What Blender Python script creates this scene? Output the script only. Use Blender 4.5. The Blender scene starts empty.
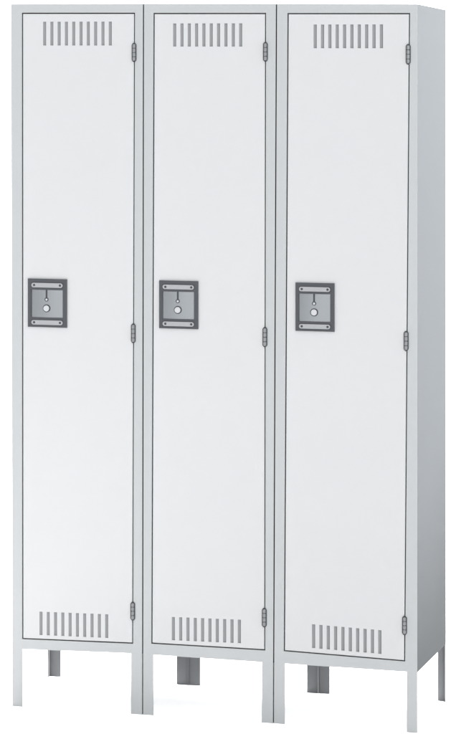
import bpy, bmesh, math
from mathutils import Vector

sc = bpy.context.scene
C = sc.collection

# ------------------------------------------------------------------ camera
F, SX, SY, YAW = 3335.1, -58.46, 44.29, -0.32564      # lens fitted in photo pixels (456 wide)
cam_d = bpy.data.cameras.new('camera')
cam = bpy.data.objects.new('camera', cam_d); C.objects.link(cam)
cam_d.sensor_fit = 'HORIZONTAL'; cam_d.sensor_width = 36.0
cam_d.lens = F / 456 * 36
cam_d.shift_x = (228 - SX) / 456
cam_d.shift_y = (SY - 367) / 456
cam_d.clip_start = 0.1; cam_d.clip_end = 300
cam.location = (2.79659, -8.88708, 1.84825)
cam.rotation_euler = (math.pi/2, 0, -YAW)
sc.camera = cam

# ------------------------------------------------------------------ light
world = bpy.data.worlds.new('World'); sc.world = world
world.use_nodes = True
nt = world.node_tree
bg = nt.nodes['Background']
bg.inputs['Color'].default_value = (0.965, 0.985, 1.0, 1)
bg.inputs['Strength'].default_value = 2.9
# surround dimmed to the left, added to grade the lock panels' reflections
_tc = nt.nodes.new('ShaderNodeTexCoord'); _sx = nt.nodes.new('ShaderNodeSeparateXYZ'); _mr = nt.nodes.new('ShaderNodeMapRange'); _mx = nt.nodes.new('ShaderNodeMix')
_mr.interpolation_type = 'SMOOTHSTEP'
_mr.inputs['From Min'].default_value = -0.62; _mr.inputs['From Max'].default_value = -0.02
_mx.data_type = 'RGBA'
_mx.inputs[6].default_value = (0.42, 0.427, 0.434, 1); _mx.inputs[7].default_value = (1.12, 1.135, 1.155, 1)
nt.links.new(_tc.outputs['Generated'], _sx.inputs[0]); nt.links.new(_sx.outputs['X'], _mr.inputs['Value'])
nt.links.new(_mr.outputs['Result'], _mx.inputs[0]); nt.links.new(_mx.outputs[2], bg.inputs['Color'])

def area(name, loc, target, sx, sy, power, col=(1, 1, 1)):
    l = bpy.data.lights.new(name, 'AREA'); l.shape = 'RECTANGLE'
    l.size = sx; l.size_y = sy; l.energy = power; l.color = col
    o = bpy.data.objects.new(name, l); C.objects.link(o); o.location = loc
    o.rotation_euler = (Vector(target) - Vector(loc)).to_track_quat('-Z', 'Y').to_euler()
    return o
area('back_fill', (-0.3, 2.9, 3.5), (0.5, 0.2, 0), 4, 2.5, 860)  # added fill lamp, lifts the floor shade under the lockers
l = bpy.data.lights.new('side_fill_spot', 'SPOT'); l.energy = 3950; l.shadow_soft_size = 0.25  # added lamp out of view, brightens the upper side panel into a gradient
l.spot_size = math.radians(37); l.spot_blend = 0.6
o = bpy.data.objects.new('side_fill_spot', l); C.objects.link(o); o.location = (4.2, 0.95, 2.6)
o.rotation_euler = (Vector((1.14, 0.23, 1.44)) - Vector(o.location)).to_track_quat('-Z', 'Y').to_euler()

sc.view_settings.view_transform = 'Standard'
sc.view_settings.look = 'None'
sc.view_settings.exposure = 0.3
sc.view_settings.gamma = 1.0

# ------------------------------------------------------------------ materials
def mat(name, col, rough=0.5, metal=0.0, grain=0.0, scale=600.0, vary=0.0, spec=0.4):
    m = bpy.data.materials.new(name); m.use_nodes = True
    n = m.node_tree.nodes; L = m.node_tree.links; b = n['Principled BSDF']
    b.inputs['Base Color'].default_value = (*col, 1)
    b.inputs['Roughness'].default_value = rough
    b.inputs['Metallic'].default_value = metal
    b.inputs['Specular IOR Level'].default_value = spec
    tc = n.new('ShaderNodeTexCoord')
    if vary:
        t = n.new('ShaderNodeTexNoise'); t.inputs['Scale'].default_value = 3.0; t.inputs['Detail'].default_value = 4
        L.new(tc.outputs['Object'], t.inputs['Vector'])
        mx = n.new('ShaderNodeMix'); mx.data_type = 'RGBA'
        mx.inputs[6].default_value = (*[c*(1-vary) for c in col], 1)
        mx.inputs[7].default_value = (*[min(1, c*(1+vary)) for c in col], 1)
        L.new(t.outputs['Fac'], mx.inputs[0]); L.new(mx.outputs[2], b.inputs['Base Color'])
    if grain:
        t = n.new('ShaderNodeTexNoise'); t.inputs['Scale'].default_value = scale; t.inputs['Detail'].default_value = 2
        L.new(tc.outputs['Object'], t.inputs['Vector'])
        bp = n.new('ShaderNodeBump'); bp.inputs['Strength'].default_value = grain; bp.inputs['Distance'].default_value = 0.0004
        L.new(t.outputs['Fac'], bp.inputs['Height']); L.new(bp.outputs['Normal'], b.inputs['Normal'])
    return m

M_DOOR = mat('door_powder_coat', (0.213, 0.2145, 0.216), 0.55, grain=0.3, vary=0.012, spec=0.3)
M_FRAME = mat('frame_powder_coat', (0.163, 0.168, 0.169), 0.5, grain=0.25, vary=0.01)
M_SIDE = mat('side_coat_shaded', (0.0265, 0.0284, 0.0301), 0.8, grain=0.2, vary=0.01, spec=0.05)  # shade of the right side put into the colour, darker than the frame
M_LEG = mat('rear_leg_shade_grey', (0.086, 0.088, 0.092), 0.55, grain=0.2, vary=0.02, spec=0.2)  # darker grey carries the rear legs' shade under the cabinet
M_LOUVRE = mat('louvre_steel', (0.096, 0.098, 0.10), 0.5)
M_DARK = mat('dark_lock_pan', (0.021, 0.0225, 0.0255), 0.5, grain=0.2, vary=0.02, spec=0.2)
M_OUT = mat('blackened_steel', (0.015, 0.016, 0.018), 0.55, spec=0.2)
M_HINGE = mat('hinge_steel', (0.077, 0.079, 0.082), 0.45, vary=0.03)
M_STRIP = mat('brushed_strip', (0.128, 0.131, 0.135), 0.4, 0.2, vary=0.03)
M_PANEL = mat('satin_steel', (0.119, 0.125, 0.13), 0.2, 0.85, grain=0.05, vary=0.04)
M_KNOB = mat('polished_knob', (0.19, 0.194, 0.198), 0.35, 0.1)
M_FLOOR = mat('white_sweep', (0.93, 0.93, 0.93), 0.9, vary=0.004, spec=0.1)

# ------------------------------------------------------------------ helpers
def obj(name, bm, m, parent=None, bevel=0.0, smooth=False):
    me = bpy.data.meshes.new(name)
    bmesh.ops.recalc_face_normals(bm, faces=bm.faces)
    bm.to_mesh(me); bm.free()
    me.materials.append(m)
    o = bpy.data.objects.new(name, me); C.objects.link(o)
    if parent: o.parent = parent
    if smooth:
        for p in me.polygons: p.use_smooth = True
    if bevel:
        b = o.modifiers.new('bevel', 'BEVEL'); b.width = bevel; b.segments = 2; b.limit_method = 'ANGLE'
    return o

def prism(bm, pts, y0, y1):
    """polygon pts (x,z) extruded from y0 to y1"""
    a = [bm.verts.new((x, y0, z)) for x, z in pts]
    b = [bm.verts.new((x, y1, z)) for x, z in pts]
    bm.faces.new(a); bm.faces.new(b[::-1])
    n = len(pts)
    for i in range(n):
        j = (i+1) % n
        bm.faces.new((a[i], b[i], b[j], a[j]))

def box8(bm, c):
    """c: 4 bottom corners then 4 top corners, same order"""
    v = [bm.verts.new(p) for p in c]
    for f in ((0,1,2,3), (7,6,5,4), (0,4,5,1), (1,5,6,2), (2,6,7,3), (3,7,4,0)):
        bm.faces.new([v[i] for i in f])

def box(bm, x0, x1, y0, y1, z0, z1):
    box8(bm, [(x0,y0,z0),(x1,y0,z0),(x1,y1,z0),(x0,y1,z0),(x0,y0,z1),(x1,y0,z1),(x1,y1,z1),(x0,y1,z1)])

def disc(cx, cz, r, n=28):
    return [(cx + r*math.cos(2*math.pi*i/n), cz + r*math.sin(2*math.pi*i/n)) for i in range(n)]

def dome(bm, cx, cz, y, r, h, n=24, rings=5):
    prev = None
    for k in range(rings+1):
        a = k/rings*math.pi/2
        rr, yy = r*math.cos(a), y - h*math.sin(a)
        if k == rings: ring = [bm.verts.new((cx, yy, cz))]
        else: ring = [bm.verts.new((cx+rr*math.cos(2*math.pi*i/n), yy, cz+rr*math.sin(2*math.pi*i/n))) for i in range(n)]
        if prev:
            for i in range(n):
                j = (i+1) % n
                if len(ring) == 1: bm.faces.new((prev[i], prev[j], ring[0]))
                else: bm.faces.new((prev[i], prev[j], ring[j], ring[i]))
        else: bm.faces.new(ring[::-1])
        prev = ring

def lerp(a, b, t): return a + (b-a)*t

# ------------------------------------------------------------------ setting: one white studio sweep, floor curving up to a backdrop
def sweep():
    bm = bmesh.new()
    prof = [(-14, 0), (2.6, 0)]
    R = 1.6
    prof += [(2.6 + R*math.sin(a), R - R*math.cos(a)) for a in [math.pi/2*i/16 for i in range(1, 17)]]
    prof += [(4.2, 7.0)]
    rows = [[bm.verts.new((x, y, z)) for y, z in prof] for x in (-12, 14)]
    for i in range(len(prof)-1):
        bm.faces.new((rows[0][i], rows[1][i], rows[1][i+1], rows[0][i+1]))
    o = obj('floor', bm, M_FLOOR, smooth=True)
    o['kind'] = 'structure'
sweep()

# ------------------------------------------------------------------ measured sizes (metres)
G = 0.0016                                              # half of the gap between neighbouring lockers
TOPX = [0.0002, 0.3833, 0.7575, 1.1429]                 # cabinet edges at the top
BOTX = [0.0049, 0.3807, 0.7489, 1.1429]                 # and at the floor
REARX = [-0.0255, 0.3933, 0.7741, 1.1390]               # rear edges
TOPZ = [1.9608, 1.9598, 1.9584, 1.9564]
REARTOP = [1.9545, 1.9520, 1.9490, 1.9453]
D = 0.4599
DOOR = [[(0.0339,1.9350),(0.3576,1.9340),(0.0347,0.1901),(0.3522,0.1955)],
        [(0.4132,1.9333),(0.7269,1.9324),(0.4069,0.1986),(0.7247,0.1986)],
        [(0.7894,1.9319),(1.1221,1.9309),(0.7791,0.1996),(1.1088,0.1914)]]
BOT = [[(0.0341,0.1608),(0.3476,0.1671)], [(0.4118,0.1670),(0.7172,0.1647)], [(0.7811,0.1644),(1.1142,0.1622)]]
VT = [(0.0942,0.2926,1.9111,1.8452), (0.4674,0.6619,1.9057,1.8424), (0.8601,1.0502,1.9019,1.8379)]
VB = [(0.0837,0.2823,0.2681,0.2714,0.2032,0.2061), (0.4637,0.6583,0.2742,0.2772,0.2104,0.2131), (0.8557,1.0458,0.2759,0.2701,0.2117,0.2065)]
HG = [[(0.3567,1.8524,1.7999),(0.3545,1.0779,1.0241),(0.3530,0.3100,0.2587)],
      [(0.7269,1.8545,1.8014),(0.7255,1.0783,1.0239),(0.7239,0.3133,0.2607)],
      [(1.1188,1.8490,1.7942),(1.1132,1.0781,1.0244),(1.1088,0.3123,0.2613)]]
LK = [(0.0511,0.1641,1.0612,1.1955), (0.4288,0.5389,1.0675,1.1988), (0.8110,0.9179,1.0708,1.2017)]
REARLEG = [((-0.0255, 0.0096), (0.3585, 0.3931)), ((0.3935, 0.4283), (0.7411, 0.7738)), ((0.7748, 0.8074), (1.1165, 1.1390))]
LABELS = ['leftmost pale grey steel locker, the one with nothing to its left, single tall white door',
          'middle pale grey steel locker, single tall white door, standing between the two outer lockers',
          'rightmost pale grey steel locker, the only one showing its side panel, darkened for shade']

def build_door(u, root):
    (tlx, tlz), (trx, trz), (blx, blz), (brx, brz) = DOOR[u]
    g, ch = 0.0015, 0.0012
    q = [(tlx+g, tlz-g), (trx-g, trz-g), (blx+g, blz+g), (brx-g, brz+g)]
    i = [(q[0][0]+ch, q[0][1]-ch), (q[1][0]-ch, q[1][1]-ch), (q[2][0]+ch, q[2][1]+ch), (q[3][0]-ch, q[3][1]+ch)]
    bm = bmesh.new()
    V = lambda p, y: bm.verts.new((p[0], y, p[1]))
    order = (0, 1, 3, 2)
    a = [V(i[k], 0) for k in order]; b = [V(q[k], ch) for k in order]; c = [V(q[k], 0.019) for k in order]
    for k in range(4):
        j = (k+1) % 4
        bm.faces.new((a[k], a[j], b[j], b[k])); bm.faces.new((b[k], b[j], c[j], c[k]))
    # front sheet in horizontal bands, the two vent bands pierced by ten slots each
    def lx(z): return lerp(i[0][0], i[2][0], (i[0][1]-z)/(i[0][1]-i[2][1]))
    def rx(z): return lerp(i[1][0], i[3][0], (i[1][1]-z)/(i[1][1]-i[3][1]))
    x0t, x1t, zt, zb = VT[u]
    x0b, x1b, ztl, ztr, zbl, zbr = VB[u]
    def row(zl, zr, slots):                             # slots: (x0,x1) extent; ten slots
        xs = [lx(zl)]
        if slots:
            w = 0.0088; p = (slots[1]-slots[0]-w)/9
            for k in range(10): xs += [slots[0]+k*p, slots[0]+k*p+w]
        xs.append(rx(zr))
        def z_at(x):                                    # slot ends follow the line through the vent corners
            if slots: return lerp(zl, zr, (x-slots[0])/(slots[1]-slots[0]))
            return lerp(zl, zr, (x-xs[0])/(xs[-1]-xs[0]))
        return [(x, z_at(x)) for x in xs]
    def plain(r): return [r[0], r[-1]]
    rows = [[i[0], i[1]], row(zt, zt, (x0t, x1t)), row(zb, zb, (x0t, x1t)),
            row(ztl, ztr, (x0b, x1b)), row(zbl, zbr, (x0b, x1b)), [i[2], i[3]]]
    def band(top, bot):
        n = [bm.verts.new((x, 0, z)) for x, z in top]; m = [bm.verts.new((x, 0, z)) for x, z in reversed(bot)]
        bm.faces.new(n + m)
    band(rows[0], plain(rows[1]))
    band(plain(rows[2]), plain(rows[3]))
    band(plain(rows[4]), rows[5])
    vents = []
    for A, B in ((rows[1], rows[2]), (rows[3], rows[4])):
        vs = []
        for k in range(len(A)-1):
            p = [A[k], A[k+1], B[k+1], B[k]]
            if k % 2 == 0:
                bm.faces.new([V(t, 0) for t in p])
            else:                                       # slot: inner edges of the pressed sheet
                f = [V(t, 0) for t in p]; h = [V(t, 0.0015) for t in p]
                for s in range(4): bm.faces.new((f[s], f[(s+1) % 4], h[(s+1) % 4], h[s]))
                vs.append(p)
        vents.append(vs)
    door = obj('door', bm, M_DOOR, root)
    for vs in vents:
        bm = bmesh.new()
        for p in vs:                                    # a blade sloping back behind each slot
            (xa, za), (xb, zb_), (xc, zc), (xd, zd) = p
            box8(bm, [(xd-.001, .0016, zd-.001), (xc+.001, .0050, zc-.001), (xc+.001, .0062, zc-.001), (xd-.001, .0028, zd-.001),
                      (xa-.001, .0016, za+.001), (xb+.001, .0050, zb_+.001), (xb+.001, .0062, zb_+.001), (xa-.001, .0028, za+.001)])
        obj('vent', bm, M_LOUVRE, door)
    return door

def build_lock(u, root):
    x0, x1, z0, z1 = LK[u]
    W, H = x1-x0, z1-z0
    X = lambda a: x0 + a*W
    Z = lambda a: z1 - a*H                              # a measured downwards
    pan = bmesh.new()
    # pan: a rim standing proud, its floor, and the bars above and below the window
    fx0, fx1, fz0, fz1 = X(.078), X(.895), Z(.80), Z(.225)
    for r in ((x0, x1, fz1, z1), (x0, x1, z0, fz0), (x0, fx0, fz0, fz1), (fx1, x1, fz0, fz1)):
        box(pan, r[0], r[1], -0.0042, -0.0002, r[2], r[3])
    bmesh.ops.remove_doubles(pan, verts=pan.verts, dist=1e-6)
    lock = obj('lock_plate', pan, M_DARK, root)
    bm = bmesh.new()                                    # gently bowed cover
    n = 20; cols = []
    for k in range(n+1):
        t = k/n*2-1; x = lerp(fx0+.0005, fx1-.0005, k/n); y = -0.0004 - 0.0034*(1-t*t)
        cols.append([bm.verts.new((x, y, fz0+.0005)), bm.verts.new((x, y, fz1-.0005))])
    for k in range(n): bm.faces.new((cols[k][0], cols[k+1][0], cols[k+1][1], cols[k][1]))
    panel = obj('lock_panel', bm, M_PANEL, lock, smooth=True)
    # slot with ring
    cx = X(.48)
    bm = bmesh.new()
    box(bm, cx-.0024, cx+.0024, -0.0044, -0.0030, Z(.42), fz1-.0002)
    prism(bm, disc(cx, Z(.425), .0056), -0.0046, -0.0030)
    obj('slide', bm, M_OUT, lock)
    bm = bmesh.new(); dome(bm, cx, Z(.427), -0.0046, .0033, .0016)
    obj('slide_pin', bm, M_KNOB, lock, smooth=True)
    bm = bmesh.new(); prism(bm, disc(cx+.0003, Z(.608), .0108), -0.0048, -0.0030)
    obj('knob_collar', bm, M_OUT, lock)
    bm = bmesh.new()
    prism(bm, disc(cx+.0003, Z(.608), .0084), -0.0090, -0.0040)
    obj('knob', bm, M_KNOB, lock, bevel=.0012)
    for za, zb in ((.083, .178), (.855, .95)):
        # rounded strip
        def cap(sx0, sx1, zt, zb_):
            r = (zt-zb_)/2; zc = (zt+zb_)/2; out = []
            for k in range(13): a = math.pi/2+math.pi*k/12; out.append((sx0+r+r*math.cos(a), zc+r*math.sin(a)))
            for k in range(13): a = -math.pi/2+math.pi*k/12; out.append((sx1-r+r*math.cos(a), zc+r*math.sin(a)))
            return out
        bm = bmesh.new(); prism(bm, cap(X(.075), X(.915), Z(za-.012), Z(zb+.012)), -0.0049, -0.0040)
        seat = obj('strip_seat', bm, M_OUT, lock)
        bm = bmesh.new(); prism(bm, cap(X(.092), X(.898), Z(za), Z(zb)), -0.0060, -0.0047)
        obj('strip', bm, M_STRIP, lock, bevel=.0004)
        for c in (.165, .83):
            bm = bmesh.new(); dome(bm, X(c), Z((za+zb)/2), -0.0060, .0033, .0014)
            obj('rivet', bm, M_OUT, lock, smooth=True)
    return lock

def build_hinge(cx, zt, zb, root):
    r = 0.0064
    bm = bmesh.new()
    c = .005
    prism(bm, [(cx-r, zb+c), (cx-r*.4, zb), (cx+r*.4, zb), (cx+r, zb+c), (cx+r, zt-c), (cx+r*.4, zt), (cx-r*.4, zt), (cx-r, zt-c)], -0.0025, 0.0022)
    h = obj('hinge', bm, M_OUT, root)
    bm = bmesh.new()
    n, N = 4, 14
    a0, a1 = zb+.0026, zt-.0026
    seg = (a1-a0)/n
    for k in range(n):
        z0, z1 = a0+k*seg+.0007, a0+(k+1)*seg-.0007
        prof = [(.0028 if k == 0 else .0038, z0), (.0044, z0+.0018), (.0044, z1-.0018), (.0028 if k == n-1 else .0038, z1)]
        rings = [[bm.verts.new((cx+pr*math.cos(2*math.pi*s/N), -0.0022+pr*math.sin(2*math.pi*s/N), z)) for s in range(N)] for pr, z in prof]
        bm.faces.new(rings[0][::-1]); bm.faces.new(rings[-1])
        for a, b in zip(rings, rings[1:]):
            for s in range(N):
                t = (s+1) % N
                bm.faces.new((a[s], a[t], b[t], b[s]))
    obj('knuckle', bm, M_HINGE, h, bevel=0)

def build_locker(u):
    root = bpy.data.objects.new('locker', None); C.objects.link(root)
    root.location = ((BOTX[u]+BOTX[u+1])/2, D/2, 0)
    root.empty_display_size = .1
    root['label'] = LABELS[u]; root['category'] = 'locker'; root['group'] = 'lockers standing side by side in a row'
    before = set(C.objects)
    gl = G if u > 0 else 0; gr = G if u < 2 else 0
    def xl(z): return lerp(BOTX[u], TOPX[u], z/1.96) + gl
    def xr(z): return lerp(BOTX[u+1], TOPX[u+1], z/1.96) - gr
    rl, rr = REARX[u]+gl, REARX[u+1]-gr
    zl, zr = TOPZ[u], TOPZ[u+1]
    (bxl, bzl), (bxr, bzr) = BOT[u]
    # bottom edge of the cabinet as one straight line through both measured points
    sl = (bzr-bzl)/(bxr-bxl)
    bz = lambda x: bzl + sl*(x-bxl)
    BL, BR = (xl(.165), bz(xl(.165))), (xr(.165), bz(xr(.165)))
    (tlx, tlz), (trx, trz), (blx, blz), (brx, brz) = DOOR[u]
    g = 0.0015
    O = [(tlx-g, tlz+g), (trx+g, trz+g), (brx+g, brz-g), (blx-g, blz-g)]
    P = [(xl(zl), zl), (xr(zr), zr), BR, BL]
    # ---- front frame: sheet ring with its returns
    bm = bmesh.new()
    A = [bm.verts.new((x, 0, z)) for x, z in P]; B = [bm.verts.new((x, 0, z)) for x, z in O]
    Bk = [bm.verts.new((x, .022, z)) for x, z in O]; Ak = [bm.verts.new((x, .0003, z)) for x, z in P]
    for k in range(4):
        j = (k+1) % 4
        bm.faces.new((A[k], A[j], B[j], B[k])); bm.faces.new((B[k], B[j], Bk[j], Bk[k])); bm.faces.new((A[k], A[j], Ak[j], Ak[k]))
        bm.faces.new((Ak[k], Ak[j], Bk[j], Bk[k]))
    obj('frame', bm, M_FRAME, root)
    # ---- cabinet: top, bottom, back and left side; right side is the side panel
    rb = .1600
    f = [(P[3][0], .0005, P[3][1]), (P[2][0], .0005, P[2][1]), (P[1][0], .0005, P[1][1]), (P[0][0], .0005, P[0][1])]
    b_ = [(rl, D, rb), (rr, D, rb), (rr, D, REARTOP[u+1]), (rl, D, REARTOP[u])]
    bm = bmesh.new()
    F = [bm.verts.new(p) for p in f]; K = [bm.verts.new(p) for p in b_]
    for q in ((F[0], F[1], K[1], K[0]), (F[3], F[2], K[2], K[3]), (K[0], K[1], K[2], K[3]), (F[0], F[3], K[3], K[0])):
        bm.faces.new(q)
    cab = obj('cabinet', bm, M_FRAME, root)
    bm = bmesh.new()
    t = .0012
    e = .0
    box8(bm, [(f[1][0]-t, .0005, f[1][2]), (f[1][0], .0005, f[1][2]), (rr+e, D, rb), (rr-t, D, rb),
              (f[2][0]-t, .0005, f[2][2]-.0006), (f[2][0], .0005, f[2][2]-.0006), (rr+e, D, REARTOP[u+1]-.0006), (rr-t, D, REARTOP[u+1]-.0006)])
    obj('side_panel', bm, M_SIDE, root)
    # ---- front legs: folded angle, front face flush with the frame
    fl = .030; t = .0018
    def leg(xa, za, xb, zb_, xa0, xb0, outer, depth, m, y0=0.0, back=False):
        bm = bmesh.new()
        # face plate
        ya, yb = (y0, y0+t) if not back else (y0-t, y0)
        box8(bm, [(xa0, ya, 0), (xb0, ya, 0), (xb0, yb, 0), (xa0, yb, 0), (xa, ya, za), (xb, ya, zb_), (xb, yb, zb_), (xa, yb, za)])
        # return on the outer side
        y1, y2 = (y0+t, y0+depth) if not back else (y0-depth, y0-t)
        if outer == 'L':
            box8(bm, [(xa0, y1, 0), (xa0+t, y1, 0), (xa0+t, y2, 0), (xa0, y2, 0), (xa, y1, za), (xa+t, y1, za), (xa+t, y2, za), (xa, y2, za)])
        else:
            box8(bm, [(xb0-t, y1, 0), (xb0, y1, 0), (xb0, y2, 0), (xb0-t, y2, 0), (xb-t, y1, zb_), (xb, y1, zb_), (xb, y2, zb_), (xb-t, y2, zb_)])
        return obj('leg', bm, m, root)
    wl, wr = bxl, bxr
    leg(BL[0], BL[1], wl, bz(wl), xl(0), xl(0)+(wl-BL[0]), 'L', fl, M_FRAME)
    leg(wr, bz(wr), BR[0], BR[1], xr(0)-(BR[0]-wr), xr(0), 'R', fl if u < 2 else .006, M_FRAME)
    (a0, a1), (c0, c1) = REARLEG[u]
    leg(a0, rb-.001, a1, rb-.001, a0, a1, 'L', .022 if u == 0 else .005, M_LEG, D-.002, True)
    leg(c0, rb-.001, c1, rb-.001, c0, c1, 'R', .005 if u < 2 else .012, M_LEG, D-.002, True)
    build_door(u, root)
    for h in HG[u]: build_hinge(*h, root)
    build_lock(u, root)
    inv = Vector(root.location)
    for o in C.objects:                                 # move the direct parts so the empty sits at the base
        if o.parent is root: o.location = -inv
for u in range(3): build_locker(u)
